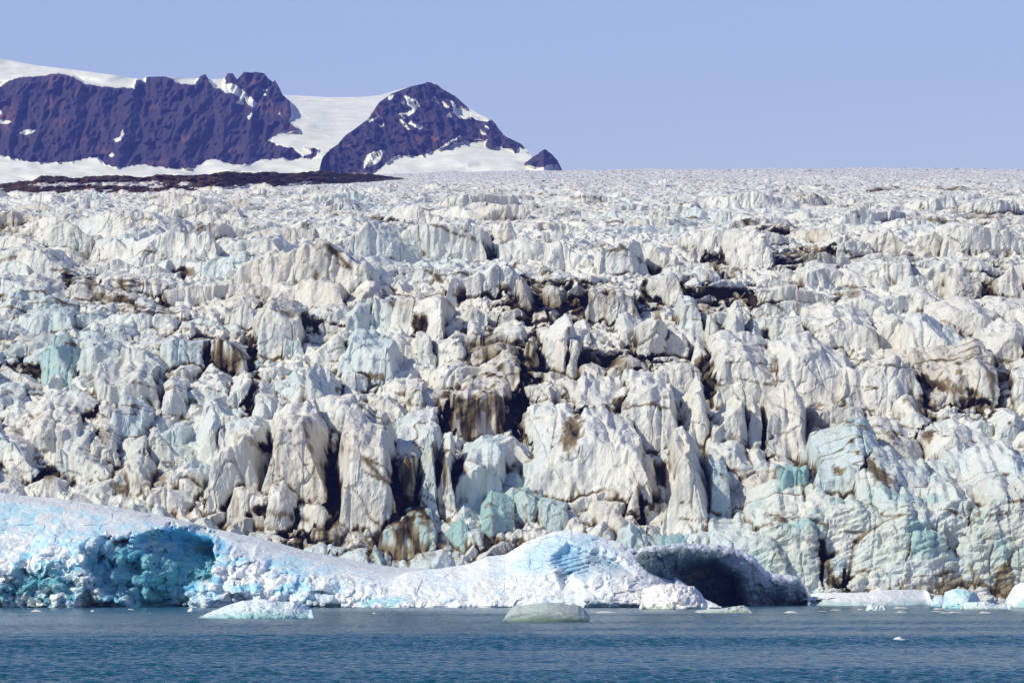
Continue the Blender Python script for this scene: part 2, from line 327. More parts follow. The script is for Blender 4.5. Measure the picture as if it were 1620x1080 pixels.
# the calving front on the right: a broken pale green cliff
CLIFF0 = len(B)
for (cx_, yt_, w_) in [(1180, 880, 110), (1250, 862, 120), (1330, 850, 150), (1430, 838, 150), (1520, 842, 150), (1600, 830, 140), (1690, 835, 150), (1290, 900, 100), (1390, 885, 120), (1490, 895, 140), (1570, 880, 120), (1460, 858, 80), (1215, 905, 80)]:
    B.append((cx_, yt_, w_, 957 - yt_, 0.75 + rng.uniform(-.2, .2), .12, rng.uniform(-.5, .5)))
# left and right of the picture the same ice goes on
for k in range(760):
    x = rng.choice([rng.uniform(-1420, -30), rng.uniform(1650, 3040)]); y = rng.uniform(310, 850)
    q = interp(y, [(290, 14), (330, 45), (450, 75), (950, 80)])
    B.append((x, y, q * rng.uniform(.7, 1.4), q * .75 * rng.uniform(.7, 1.3), rng.uniform(-.4, .6), rng.uniform(0, .3), 0))
RECTS = np.array([(b[0], b[1], b[2], b[3]) for i_, b in enumerate(B) if not (CLIFF0 <= i_ < CLIFF0 + 13)], float)
# long fins of ice that tie the blocks into ridges
for k in range(110):
    y = 288 + 75 * rng.rand() ** .9; x = rng.uniform(-200, 1820); q = float(interp(y, [(288, .5), (320, .8), (360, 1)]))
    stamp(x, y, rng.uniform(60, 150) * q, rng.uniform(14, 24) * q, tone=rng.uniform(-.4, .3), dirt=max(0, rng.uniform(-.2, .4)), wedge=.12)
for k in range(150):
    y = 300 + 560 * rng.rand() ** 1.15; x = rng.uniform(-200, 1820); wq = rng.uniform(110, 260) * float(interp(y, [(290, .45), (360, .8), (600, 1.0), (900, .8)])); hq = rng.uniform(18, 42) * float(interp(y, [(290, .4), (350, .7), (600, 1.0)]))
    stamp(x, y, wq, hq, tone=rng.uniform(-.4, .4), dirt=max(0, rng.uniform(-.3, .35)), wedge=.12)
# small blocks between the named ones
n_fill = 0
for k in range(9500):
    y = 283 + 660 * rng.rand() ** 1.5
    x = rng.uniform(-225, 1845)
    wq = float(interp(y, [(280, 9), (300, 22), (330, 34), (400, 38), (600, 33), (950, 26)])) * math.exp(rng.normal(.12, .45))
    if y < 430: wq *= 1.35
    hq = wq * rng.uniform(.28, .8) * float(interp(y, [(280, .45), (330, .55), (500, .75), (900, .9)]))
    d = (np.abs(RECTS[:, 0] - x) < RECTS[:, 2] * .5 + wq * .12) & (y > RECTS[:, 1] - hq * 0.05) & (y < RECTS[:, 1] + RECTS[:, 3] * 0.80)
    if d.any(): continue
    if y + hq > 957: continue
    reg = float(noise(x / 130., y / 60., 0, 2, 9))
    stamp(x, y, wq, hq, tone=reg * 1.1 + rng.uniform(-.3, .3) + (0.6 if y > 830 else 0), dirt=max(0, rng.uniform(-.35, .35)), sh=1.0)
    n_fill += 1
for b in B: stamp(b[0], b[1], b[2], b[3], b[4], b[5], b[6] if b[6] != 0 else None, part=0 <= b[0] <= 1620)
for k in range(420):
    x = rng.uniform(1150, 1840); y = rng.uniform(835, 935); wq = 24 * math.exp(rng.normal(0, .5)); hq = wq * rng.uniform(.3, .9)
    if y + hq < 956: stamp(x, y, wq, hq, tone=.45 + rng.uniform(-.4, .6), dirt=max(0, rng.uniform(-.3, .3)), sh=1.25)
print('stamps', len(STAMPS), n_fill, round(time.time() - T0, 1))

# rounding of floor, fine relief of the far field
far = ss(2300, 3600, S2)
def boxblur(A, n, m):
    B_ = np.pad(A, ((n, n), (0, 0)), 'edge').astype(np.float64).cumsum(0); A = ((B_[2 * n:] - B_[:-2 * n]) / (2 * n)).astype(f32)
    B_ = np.pad(A, ((0, 0), (m, m)), 'edge').astype(np.float64).cumsum(1); return ((B_[:, 2 * m:] - B_[:, :-2 * m]) / (2 * m)).astype(f32)
REL = HGT - boxblur(HGT, 12, 22)
YW = S2 - KS * HGT
P = np.stack([(P2 - CX) * S2 / F, YW, Z0 + HGT], -1).astype(f32)
Nn = normals(P)
steep = np.clip(1 - np.abs(Nn[..., 2]), 0, 1)
x_, y_, z_ = P[..., 0], P[..., 1], P[..., 2]
near = 1 - 0.5 * ss(1500, 2600, S2)
n_big = noise(x_ / 7, y_ / 7, z_ / 7, 2, 31, lin=True)
n_mid = noise(x_ / 3.2, y_ / 3.2, z_ / 4.2, 2, 32, lin=True)
n_flu = noise(x_ / 1.1 + n_mid * .4, y_ / 3, z_ / 14, 2, 33)
n_fin = noise(x_ / .9, y_ / .9, z_ / .9, 2, 34)
n_crk = noise(x_ / 6 + n_mid * .2, y_ / 9, z_ / 16, 1, 35)
crack = np.clip(1 - np.abs(n_crk) / 0.05, 0, 1) * ss(.3, .8, steep)
BLOBS_PLACE = True
dirtB = np.zeros(HGT.shape, f32); NEARB = np.zeros(HGT.shape, f32)
EDG = np.zeros(HGT.shape, f32)
EDG[1:] += (OWN[1:] != OWN[:-1]); EDG[:, 1:] += (OWN[:, 1:] != OWN[:, :-1])
EDG = np.clip(boxblur(np.minimum(EDG, 1), 2, 2) * 3.0, 0, 1)
streak = noise(x_ / .8, y_ / 4, z_ / 10, 2, 51)
patch = noise(x_ / 16, S2 / 24, 0, 2, 53) * .8 + noise(x_ / 3, y_ / 3, z_ / 4, 2, 54) * .5
# places where the photograph shows dark debris, and one black hole painted likewise: (px, py, rx, ry, slope)
BL = [(880,475,90,35,.0,.75),(1275,405,45,22,0,.95),(1130,410,14,30,0,1),(1150,465,60,16,.1,.9),(1110,480,28,20,0,.8),(1470,352,48,10,0,.9),(1560,345,40,10,0,.7),(1400,302,25,9,0,.9),(1530,300,55,8,0,.6),
(1300,298,30,5,0,.5),(1225,370,25,12,0,.9),(1565,450,25,22,0,.8),(1500,612,70,14,.25,.9),(1540,640,45,16,.3,.85),(1455,640,30,22,.4,.8),(1410,688,20,14,0,1),(1470,690,16,12,0,1),(1385,745,26,20,.9,1),
(770,640,60,16,0,.95),(822,655,18,40,0,.95),(712,655,14,30,0,.9),(900,690,26,34,-.5,.8),(838,585,16,40,0,.8),(775,545,55,22,0,.6),(960,570,75,14,.1,.85),(1040,500,8,30,0,.8),
(630,790,26,44,0,1),(525,800,10,60,0,1),(720,745,24,16,0,.9),(430,810,60,10,.2,.85),(340,560,36,22,.5,.85),(400,580,10,40,0,.8),(393,640,10,24,0,1),(148,655,14,12,0,.95),(165,690,14,18,.6,.9),
(108,440,9,12,0,.95),(146,448,12,14,0,1),(260,470,9,16,0,1),(200,480,60,8,.3,.6),(460,500,55,10,.25,.85),(40,582,45,9,.1,.8),(640,480,30,10,0,.5),(665,510,14,18,0,.9),(590,350,26,12,0,.8),(680,365,70,6,.1,.8),(725,460,14,12,0,.8),(780,368,18,6,0,.9),
(75,755,16,14,0,.9),(400,700,40,8,.4,.9),(240,760,50,14,0,.5),(640,870,70,16,0,.5),(800,866,50,14,0,.6),(470,858,30,14,0,.9),(1010,810,16,28,0,.9),(1235,830,16,18,.8,.9),(1300,890,22,36,1.0,.8),(1320,920,22,30,.9,.95),
(1210,835,12,8,0,.8),(1590,920,18,40,0,.5),(1500,925,60,22,0,.45),(1370,300,60,6,0,.4),(1600,600,30,8,.3,.6),(945,470,60,14,0,.8),(1020,460,8,25,0,.9),(1210,700,6,20,0,1),(1330,745,18,10,0,.7),(1575,360,30,8,0,.7),(1420,420,30,20,0,.5),
(590,595,20,10,0,.7),(870,450,8,40,0,.5),(300,430,16,8,0,.7),(540,400,30,8,0,.8),(420,338,14,6,0,.9),(90,400,18,6,.2,.7),(10,620,14,6,0,.8),(1130,610,12,18,0,.9),(985,638,20,10,0,.8),(1115,575,16,12,0,.8),(1350,465,20,12,0,.6),(1290,660,18,16,0,.4)]
pxv = CX + x_ * F / y_; pyv = HY - (z_ - CAMZ) * F / y_
for (bx, by, rx, ry, slp, stg) in BL:
    Yb = Y_at(by + ry)
    i0 = np.searchsorted(SR, Yb - 45); i1 = np.searchsorted(SR, Yb + 75)
    j0 = max(0, int(np.searchsorted(PXC, bx - rx * 2.2)) - 1); j1 = min(NCOL, int(np.searchsorted(PXC, bx + rx * 2.2)) + 1)
    sl2 = (slice(i0, i1), slice(j0, j1))
    dx = (pxv[sl2] - bx) / rx; dy = (pyv[sl2] - by - slp * (pxv[sl2] - bx)) / ry
    r = np.sqrt(dx * dx + dy * dy) * .8 + .45 * patch[sl2] + .5 * streak[sl2] + .3 * n_fin[sl2] + .35 * np.tanh(REL[sl2] / 2.0) - .5 * EDG[sl2] + .12
    dirtB[sl2] = np.maximum(dirtB[sl2], ss(.95, .55, r) * stg * (.35 + .65 * ss(1.2, -1.5, REL[sl2] - 2.5 * EDG[sl2]))); NEARB[sl2] = np.maximum(NEARB[sl2], ss(2.0, .6, np.sqrt(dx * dx + dy * dy)) * stg)

D = 0.2 * (.3 - np.abs(noise(x_ / 1.7, y_ / 1.7, z_ / 1.7, 2, 38, lin=True))) + 0.4 * n_big + 0.25 * (0.3 - np.abs(n_mid)) + .30 * facets(XW / 5.5 + S2 / 30 + .25 * n_big, S2 / 6.5 + .25 * n_mid, 1, 1.5, .35) + .10 * facets(XW / 2.1 - S2 / 14 + .2 * n_mid, S2 / 2.9 + .2 * n_fin, 2, 1.4, .4) + 0.15 * n_flu * steep + 0.14 * n_fin - crack * 0.8
cliff = ss(30, 18, z_) * ss(1150, 1230, P2) * (S2 < 1420)
q1 = (x_ + z_ * .8) / 6.5; q2 = (z_ - x_ * .35) / 1.7
D += cliff * (.45 * noise(x_ / 1.3, y_ / 1.3, z_ / 1.0, 2, 37, lin=True) + 2.1 * (.3 - np.abs(noise(q1, y_ / 5, q2, 3, 36, .6, True))) + 1.1 * noise(x_ / 9, y_ / 9, z_ / 7, 2, 39, lin=True) + .5 * n_big)
D -= 1.8 * ss(.55, .95, dirtB) * (S2 < 2000)
D *= interp(S2, [(1250, 1.0), (2300, .9), (5500, 1.0)])
P += Nn * D[..., None]
print('relief', round(time.time() - T0, 1))

# colour of the ice: clean, dusty, blue (also painted shade), teal, dirt
st = np.array([(t[0], min(t[1], .6)) for t in STAMPS] + [(0, .1)], f32)
tone = st[OWN, 0] * np.where(st[OWN, 0] > .9, 1, .65) + 0.3 * n_big; dirt_s = st[OWN, 1]
tone += 0.5 * noise(XW / 30, S2 / 50, z_ / 20, 3, 41) + .08 + .14 * ss(900, 500, P2) * ss(1900, 1600, S2)
col = np.empty(P.shape, f32); col[:] = (0.71, 0.705, 0.655)
col = mixc(col, (0.58, 0.535, 0.465), ss(.05, -.7, tone) * .8)
col = mixc(col, (0.54, 0.635, 0.645), ss(.05, .8, tone) * .9)  # blue ice, and a stand-in for the shade on shaded blocks
col = mixc(col, (0.27, 0.47, 0.47), ss(.8, 1.9, tone) * .9)
col = mixc(col, (0.58, 0.62, 0.565), cliff * .8 * ss(-.5, .3, n_big + n_mid))
col = mixc(col, (.26, .47, .47), cliff * ss(.15, .55, noise(x_ / 9, y_ / 9, z_ / 6, 2, 58)) * .7)
# thin dust veil with streaks running down the faces
streak = noise(x_ / .8, y_ / 4, z_ / 10, 2, 51)
veil = noise(x_ / 30, S2 / 45, z_ / 30, 3, 52)
col = mixc(col, (0.52, 0.455, 0.36), ss(.1, .7, veil * .8 + streak * .45 + reg * .6) * .42)
# dirt washed in the crevasses: patchy
nearfar = 1 - .2 * ss(1500, 2300, S2)
reg = noise(XW / 60, S2 / 70, 0, 2, 59) * .5 + .35 * NEARB + .12 * ss(620, 900, P2) * ss(1300, 1100, P2)
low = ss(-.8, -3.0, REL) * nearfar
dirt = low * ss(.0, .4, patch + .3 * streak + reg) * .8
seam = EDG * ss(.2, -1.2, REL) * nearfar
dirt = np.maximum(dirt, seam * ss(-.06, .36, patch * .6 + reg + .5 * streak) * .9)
bx_ = noise(XW / 34, S2 / 20 + z_ / 9, 0, 3, 55); bsel = noise(XW / 40, S2 / 40, 2, 2, 56)
wdt = .015 + .018 * np.maximum(0, n_mid + .3)
line = np.clip(1 - np.abs(bx_) / wdt, 0, 1) * ss(.0, .25, bsel + .3 * n_mid + reg * .6)
bx2 = noise(XW / 22 + z_ / 15, S2 / 30, 7, 3, 60)
line = np.maximum(line, np.clip(1 - np.abs(bx2) / (wdt * .9), 0, 1) * ss(.15, .4, -bsel + .3 * n_mid + reg * .6))
dirt = np.maximum(dirt, line * .72)
rim = ss(.2, .75, noise(x_ / 1.2, y_ / 5, z_ / 11, 2, 57) * .7 + dirt_s * .8 + patch * .35 + reg * .3 - .2)
dirt = np.maximum(dirt, rim * dirt_s ** .6)
dirt = np.maximum(dirt, dirtB)
dirt = np.clip(dirt, 0, 1)
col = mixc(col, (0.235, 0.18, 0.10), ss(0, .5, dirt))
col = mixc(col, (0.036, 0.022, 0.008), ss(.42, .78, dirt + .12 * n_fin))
col = np.clip(col, 0.01, .85)

glacier = bpy.data.objects.new('glacier', None); C.objects.link(glacier); glacier.location = (0, 1290, 0)
tag(glacier, 'wide crevassed glacier of dirty white ice blocks rising from the lake to the skyline', 'glacier')
Pg = P.copy(); Pg[..., 1] -= 1290
V = Pg.reshape(-1, 3); COL = col.reshape(-1, 3)
FA = grid_faces(NR, NCOL)
own_f = OWN[:-1, :-1].reshape(-1)
order = sorted([i for i, t in enumerate(STAMPS) if t[2]], key=lambda i: -STAMPS[i][3])
cnt = np.bincount(own_f[own_f >= 0], minlength=len(STAMPS))
sel = [i for i in order if cnt[i] > 300][:100]
lut = np.zeros(len(STAMPS) + 1, np.int32)
for k, i in enumerate(sel): lut[i] = k + 1
lab = lut[own_f]
LG = lab.reshape(NR - 1, NCOL - 1)
for k in range(1, len(sel) + 1):
    rr, cc = np.where(LG == k)
    if len(rr) == 0: continue
    r0, r1, c0, c1 = rr.min(), rr.max() + 1, cc.min(), cc.max() + 1
    M = LG[r0:r1, c0:c1] == k; left = M.copy(); best = None
    while left.any():
        q = np.argwhere(left)[len(np.argwhere(left)) // 2]; cur = np.zeros_like(M); cur[q[0], q[1]] = True; n0 = 0
        while True:
            for _ in range(4):
                g = cur.copy(); g[1:] |= cur[:-1]; g[:-1] |= cur[1:]; g[:, 1:] |= cur[:, :-1]; g[:, :-1] |= cur[:, 1:]; cur = g & M
            n1 = cur.sum()
            if n1 == n0: break
            n0 = n1
        left &= ~cur
        if best is None or cur.sum() > best.sum(): best = cur
        if best.sum() * 2 > M.sum() or left.sum() < best.sum(): break
    LG[r0:r1, c0:c1][M & ~best] = 0
lab = LG.reshape(-1)
ordf = np.argsort(lab, kind='stable'); bounds = np.searchsorted(lab[ordf], np.arange(len(sel) + 2))
for k in range(len(sel) + 1):
    fs = FA[ordf[bounds[k]:bounds[k + 1]]]
    if len(fs) == 0: continue
    used, inv = np.unique(fs, return_inverse=True)
    link_mesh('ice_body' if k == 0 else 'serac', V[used], inv.reshape(-1, 4), M_GLACIER, glacier, COL[used], smooth=False)
print('glacier', round(time.time() - T0, 1))
del P, Pg, V, COL, FA, WX, WS, D, Nn, n_big, n_mid, n_flu, n_fin, pxv, pyv, col, dirt

# ------------------------------------------------------------------ icebergs
def boulders(px, py, n, region, rmin, rmax, hmax, seed, ys=0.85):
    """faceted lumps in face space: returns displacement in metres"""
    r_ = np.random.RandomState(seed); out = np.zeros(px.shape, f32); x0, x1, ya, yb = region
    wx = px + noise(px / 14, py / 14, 0, 2, seed) * 5; wy = py + noise(px / 14, py / 14, 5, 2, seed + 1) * 5
    for k in range(n):
        cx = r_.uniform(x0, x1); cy = r_.uniform(ya(cx) if callable(ya) else ya, yb); rad = r_.uniform(rmin, rmax)
        m = (np.abs(px - cx) < rad * 1.7) & (np.abs(py - cy) < rad * 1.7)
        if not m.any(): continue
        X = (wx[m] - cx) / rad; Y = (wy[m] - cy) / rad / ys; h = np.full(X.shape, 9., f32)
        for q in range(6):
            an = q * math.pi / 3 + r_.uniform(-.5, .5); s_ = r_.uniform(.7, 2.4)
            h = np.minimum(h, s_ * (r_.uniform(.75, 1.1) - X * math.cos(an) - Y * math.sin(an)))
        h = np.minimum(h, .8 + r_.uniform(-.3, .3) * X + r_.uniform(-.3, .3) * Y)
        out[m] = np.maximum(out[m], h * hmax * rad / rmax)
    return out
def berg(name, x0, x1, top, Yw, depth, disp=None, colf=None, lean=1.8, step=0.75, mat=None, bend=None, amp=1.0, smooth_top=0.0):
    """an iceberg: front face from the waterline to the crest, then a back slope down into the water"""
    mat = mat or M_BERG
    nx = int((x1 - x0) / step); px = np.linspace(x0, x1, nx).astype(f32)
    tp = interp(px, top)
    Ycx = np.full(nx, Yw, f32) + (bend(px) if bend else 0)
    ybase = HY + CAMZ * F / Ycx
    em = np.minimum(px - x0, x1 - px); tp = ybase - .3 + (tp - ybase + .3) * ss(0, min(7., (x1 - x0) * .12), em) ** .5
    Hm = np.maximum((ybase - tp), 2.0).max()
    nt_ = max(10, int(Hm / step)); nb = max(8, nt_ // 3)
    t = np.concatenate([np.linspace(-.06, 1, nt_), np.linspace(1, 2, nb + 1)[1:]]).astype(f32)
    T, PX = np.meshgrid(t, px, indexing='ij'); TP = interp(PX, top); TP = np.broadcast_to(tp, T.shape); YB = np.broadcast_to(ybase, T.shape); YC = np.broadcast_to(Ycx, T.shape)
    edge = np.minimum(ss(0, 1, (PX - x0) / max(6, (x1 - x0) * .05)), ss(0, 1, (x1 - PX) / max(6, (x1 - x0) * .05)))
    dep = depth * (0.35 + .65 * edge) if not callable(depth) else depth(PX)
    tf = np.clip(T, 0, 1)
    PY = YB + (TP - YB) * tf
    if x1 - x0 < 260: YC = YC + (dep * .8) * ((PX - (x0 + x1) / 2) / ((x1 - x0) / 2)) ** 2
    back = np.clip(T - 1, 0, 1)
    Y = YC + dep * tf ** lean + dep * 1.3 * back ** .8
    dd = 0
    if disp is not None:
        dd = disp(PX, PY, tf) * (1 - back)
        Y = Y - dd
    Z = worldZ(PY, Y)
    Zb = worldZ(TP, Y) * (1 - back ** 2) - 1.5 * back ** 2
    Z = np.where(T > 1, Zb, Z); Z = np.where(T < 0, -1.2, Z)
    Z = np.where((T >= 0) & (T <= .03), np.minimum(Z, T / .03 * np.maximum(Z, 0.01)), Z)
    P = np.stack([worldX(PX, YC), Y, Z], -1).astype(f32)
    N_ = normals(P); x, y, z = P[..., 0], P[..., 1], P[..., 2]
    d = .9 * (.3 - np.abs(noise(x / 4.2, y / 3.2, z / 1.8, 4, 63, .62, True))) + .5 * noise(x / 4, y / 4, z / 4, 3, 61) + .22 * noise(x / 1.1, y / 1.1, z / 1.1, 2, 62)
    P += N_ * (d * amp * np.where(T > .02, 1, .3) * (1 - smooth_top * ss(.5, .8, T)))[..., None]
    if colf: col = colf(PX, PY, tf, dd, back, P)
    else:
        col = np.empty(P.shape, f32); col[:] = (.8, .82, .83)
    col = np.clip(col, .01, .9)
    org = np.array([worldX((x0 + x1) / 2, Yw), Yw, 0], f32)
    # close the two ends by pulling them under water
    for c in (0, -1):
        P[:, c, 2] = np.minimum(P[:, c, 2], -1.0)
    o = link_mesh(name, (P - org).reshape(-1, 3), grid_faces(*T.shape), mat, None, col.reshape(-1, 3), smooth=False)
    o.location = org
    return o
def wline(py): return CAMZ * F / (py - HY)

SNOW = (.85, .88, .87)
# A: long tilted berg on the left
topA = [(-240, 745), (-100, 768), (0, 783), (60, 788), (150, 800), (250, 818), (320, 836), (400, 852), (480, 873), (560, 888), (620, 897), (700, 901), (760, 908)]
cave1 = [(232, 838), (262, 832), (325, 838), (330, 868), (334, 916), (290, 930), (300, 950), (245, 975), (190, 945), (150, 925), (138, 895), (128, 868), (150, 852), (205, 850)]
def faceline(px): return interp(px, [(-240, 860), (0, 878), (90, 860), (150, 850), (240, 838), (330, 846), (400, 880), (480, 905), (560, 925), (700, 945)])
lumpA = {}
def dispA(PX, PY, tf):
    jit = noise(PX / 14, PY / 12, 0, 3, 71, .65, True) * 14
    rec = poly_blob(PX, PY, cave1, 5, jit)
    fl = faceline(PX)
    low = ss(fl - 4, fl + 14, PY)
    b = boulders(PX, PY, 150, (-230, 130, lambda x: float(faceline(x)) + 6, 958), 14, 46, 14.0, 3)
    b = np.maximum(b, boulders(PX, PY, 34, (110, 250, 855, 950), 10, 28, 11, 4))
    b = np.maximum(b, boulders(PX, PY, 230, (325, 620, lambda x: float(faceline(x)) + 4, 958), 6, 24, 6.5, 5))
    b = np.maximum(b, boulders(PX, PY, 60, (250, 400, 930, 960), 6, 16, 3.0, 6))
    lumpA['rec'] = rec; lumpA['low'] = low; lumpA['b'] = b
    scal = noise(PX / 26, PY / 10, 0, 2, 72) * .7
    scal = scal + 1.3 * low * facets(PX / 16, PY / 12, 3, 1.5, .4) + .35 * (1 - low) * facets(PX / 20, PY / 9, 4, 1.2, .3)
    return b * (.35 + .65 * low) - rec * (3 + 24 * np.clip((PX - 130) / 200, 0, 1)) * (.22 + .78 * ss(10, 40, PY - interp(PX, topA))) - low * 1.5 + scal
def colA(PX, PY, tf, dd, back, P):
    col = np.empty(P.shape, f32); col[:] = SNOW
    n1 = noise(PX / 22, PY / 14, 0, 3, 73); n2 = noise(PX / 6, PY / 6, 0, 2, 74)
    low = lumpA['low']; rec = lumpA['rec']
    top = interp(PX, topA)
    rim = ss(16, 8, PY - top)                       # old grey snow on the crest
    face = (1 - rim)
    col = mixc(col, (.50, .80, .95), face * ss(-.35, .35, n1 + .3 * n2) * .8 * ss(660, 420, PX))
    col = mixc(col, (.22, .62, .80), low * ss(0, .5, n1 + .5 * n2) * .8 * ss(640, 250, PX))
    col = mixc(col, (.20, .62, .86), low * ss(2.6, .4, lumpA['b']) * .75 * (1 - rec))  # bluer in the gaps, painting the shade between lumps
    col = mixc(col, (.12, .36, .40), low * ss(880, 925, PY) * ss(.0, .4, n2 + n1 + .25) * .85 * ss(260, 90, PX))  # dark teal shading of the lower left blocks, painted in
    col = mixc(col, (.16, .56, .86), poly_blob(PX, PY, [(236, 838), (262, 830), (326, 836), (330, 866), (290, 862), (240, 858)], 4, n2 * 3) * .85)
    col = mixc(col, (.08, .36, .44), rec * ss(850, 880, PY) * .85)  # teal ice, deepened to paint the hollow's shadow
    col = mixc(col, (.72, .75, .75), rim * .8)
    col = mixc(col, (.78, .79, .83), ss(240, 300, PX) * ss(930, 945, PY) * .5)
    return col
tag(berg('iceberg', -240, 760, topA, wline(960), 40, dispA, colA, lean=2.2, smooth_top=.75),
    'long white and turquoise iceberg sloping down from the left edge, with a deep blue hollow', 'iceberg', 'icebergs in front of the glacier')

# B: snowy hump in the middle
topB = [(560, 948), (600, 925), (640, 905), (690, 900), (740, 893), (770, 880), (800, 877), (830, 858), (880, 841), (905, 838), (940, 846), (985, 858), (1020, 876), (1045, 896), (1070, 910), (1100, 930), (1125, 950), (1140, 958)]
lumpB = {}
def dispB(PX, PY, tf):
    n = noise(PX / 30, PY / 18, 0, 3, 81)
    hol = poly_blob(PX, PY, [(878, 880), (900, 858), (925, 868), (950, 874), (985, 890), (1000, 905), (975, 905), (940, 895), (930, 915), (900, 905), (880, 890)], 9, n * 14)
    hol2 = poly_blob(PX, PY, [(880, 905), (905, 905), (905, 930), (890, 930)], 4, n * 3)
    hol3 = poly_blob(PX, PY, [(1005, 875), (1035, 872), (1065, 880), (1075, 925), (1060, 925), (1030, 905)], 5, n * 4)
    hol4 = poly_blob(PX, PY, [(933, 938), (950, 938), (952, 952), (938, 955)], 3, n * 2)
    mound = poly_blob(PX, PY, [(915, 916), (960, 902), (1010, 902), (1045, 915), (1075, 935), (1100, 962), (920, 962)], 9, n * 3)
    b = boulders(PX, PY, 70, (930, 1060, 868, 925), 4, 13, 1.8, 12) + boulders(PX, PY, 26, (560, 680, 915, 958), 5, 14, 2.0, 13)
    lumpB['hol'] = np.maximum(np.maximum(hol, hol2), hol3); lumpB['h1'] = hol
    rid = np.sin(PY * .9 + PX * .25 + n * 4) * poly_blob(PX, PY, [(868, 880), (935, 880), (950, 910), (880, 915)], 6) * .5
    b = b + 0.5 * facets(PX / 22 + n * .3, PY / 12, 5, 1.5, .35) + .15 * facets(PX / 8, PY / 6, 6, 1.4, .3)
    return n * 1.6 + b + mound * 5 - hol * 4.5 - hol2 * 4 - hol3 * 9 + rid
def colB(PX, PY, tf, dd, back, P):
    col = np.empty(P.shape, f32); col[:] = (.85, .88, .87)
    n1 = noise(PX / 26, PY / 14, 0, 3, 83); n2 = noise(PX / 5, PY / 4, 0, 2, 84)
    col = mixc(col, (.66, .82, .93), ss(.05, .5, n1) * .6)
    col = mixc(col, (.55, .78, .93), poly_blob(PX, PY, [(806, 895), (850, 862), (885, 845), (948, 848), (945, 872), (905, 868), (880, 900), (850, 908), (810, 904)], 7, n2 * 5) * .7)
    col = mixc(col, (.25, .56, .76), lumpB['h1'] * .8 * ss(950, 900, PX))
    col = mixc(col, (.20, .36, .48), lumpB['hol'] * ss(900, 950, PX) * .7)
    col = mixc(col, (.35, .68, .74), ss(.1, .4, n2 + n1) * ss(940, 950, PY) * ss(720, 640, PX) * .8)
    col = mixc(col, (.74, .70, .68), poly_blob(PX, PY, [(980, 905), (1060, 915), (1110, 960), (960, 960)], 8, n1 * 12) * .45)
    return col
tag(berg('iceberg', 556, 1142, topB, wline(960.5), 30, dispB, colB, lean=1.6, smooth_top=.3, amp=.6),
    'bright snowy iceberg humped in the middle of the picture, with blue ice on its peak', 'iceberg', 'icebergs in front of the glacier')

# C: dark berg with the cave, turned away from the sun, its shade also painted in
topC = [(985, 905), (1000, 880), (1015, 868), (1040, 862), (1075, 860), (1130, 861), (1165, 868), (1190, 880), (1212, 905), (1235, 912), (1258, 912), (1270, 925), (1278, 945), (1280, 960)]
def bendC(px): return 22 * ss(1280, 1040, px) * 0 + interp(px, [(985, 0), (1278, 58)])
lumpC = {}
def dispC(PX, PY, tf):
    n = noise(PX / 34, PY / 26, 0, 3, 91)
    cave = poly_blob(PX, PY, [(1062, 905), (1090, 890), (1130, 888), (1165, 915), (1180, 970), (1100, 970), (1080, 930)], 10, n * 8)
    over = 8 * np.sin(np.clip(tf / .82, 0, 1) * math.pi * .5) - 3 * ss(.85, 1.0, tf)
    lumpC['c'] = cave
    b = boulders(PX, PY, 30, (1195, 1275, 905, 955), 8, 26, 1.2, 22) + .7 * boulders(PX, PY, 50, (1020, 1200, 860, 890), 5, 14, 2, 23)
    b = b + 0.7 * facets(PX / 20 + n * .3, PY / 16, 7, 1.5, .4) + .4 * facets(PX / 7, PY / 6, 8, 1.4, .3)
    return over + n * 2.2 - cave * 9 + b
def colC(PX, PY, tf, dd, back, P):
    col = np.empty(P.shape, f32); col[:] = (.72, .76, .80)
    n1 = noise(PX / 26, PY / 20, 0, 3, 93); n2 = noise(PX / 7, PY / 9, 0, 2, 94); top = interp(PX, topC)
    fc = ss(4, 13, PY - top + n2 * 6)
    col = mixc(col, (.075, .12, .125), fc * ss(1260, 1120, PX) * .9)  # shade of the front face painted dark below a lighter rim
    col = mixc(col, (.15, .20, .25), fc * ss(1180, 1230, PX) * .85)  # shaded right end, painted slate dark
    col = mixc(col, (.022, .05, .055), lumpC['c'] * .85)  # darkness inside the cave put into the colour
    crk = np.clip(1 - np.abs(PX - 1188 - (PY - 900) * .28 + n1 * 14) / 4, 0, 1) * fc
    col = mixc(col, (.22, .14, .08), crk * .7)
    col = mixc(col, (.14, .09, .05), poly_blob(PX, PY, [(1085, 912), (1120, 888), (1130, 893), (1095, 918)], 3, n2 * 4) * .7)
    return col
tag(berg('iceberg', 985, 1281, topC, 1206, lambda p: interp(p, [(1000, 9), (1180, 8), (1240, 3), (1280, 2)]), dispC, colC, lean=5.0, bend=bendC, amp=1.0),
    'dark shaded iceberg with a large black cave, right of the snowy one', 'iceberg', 'icebergs in front of the glacier')

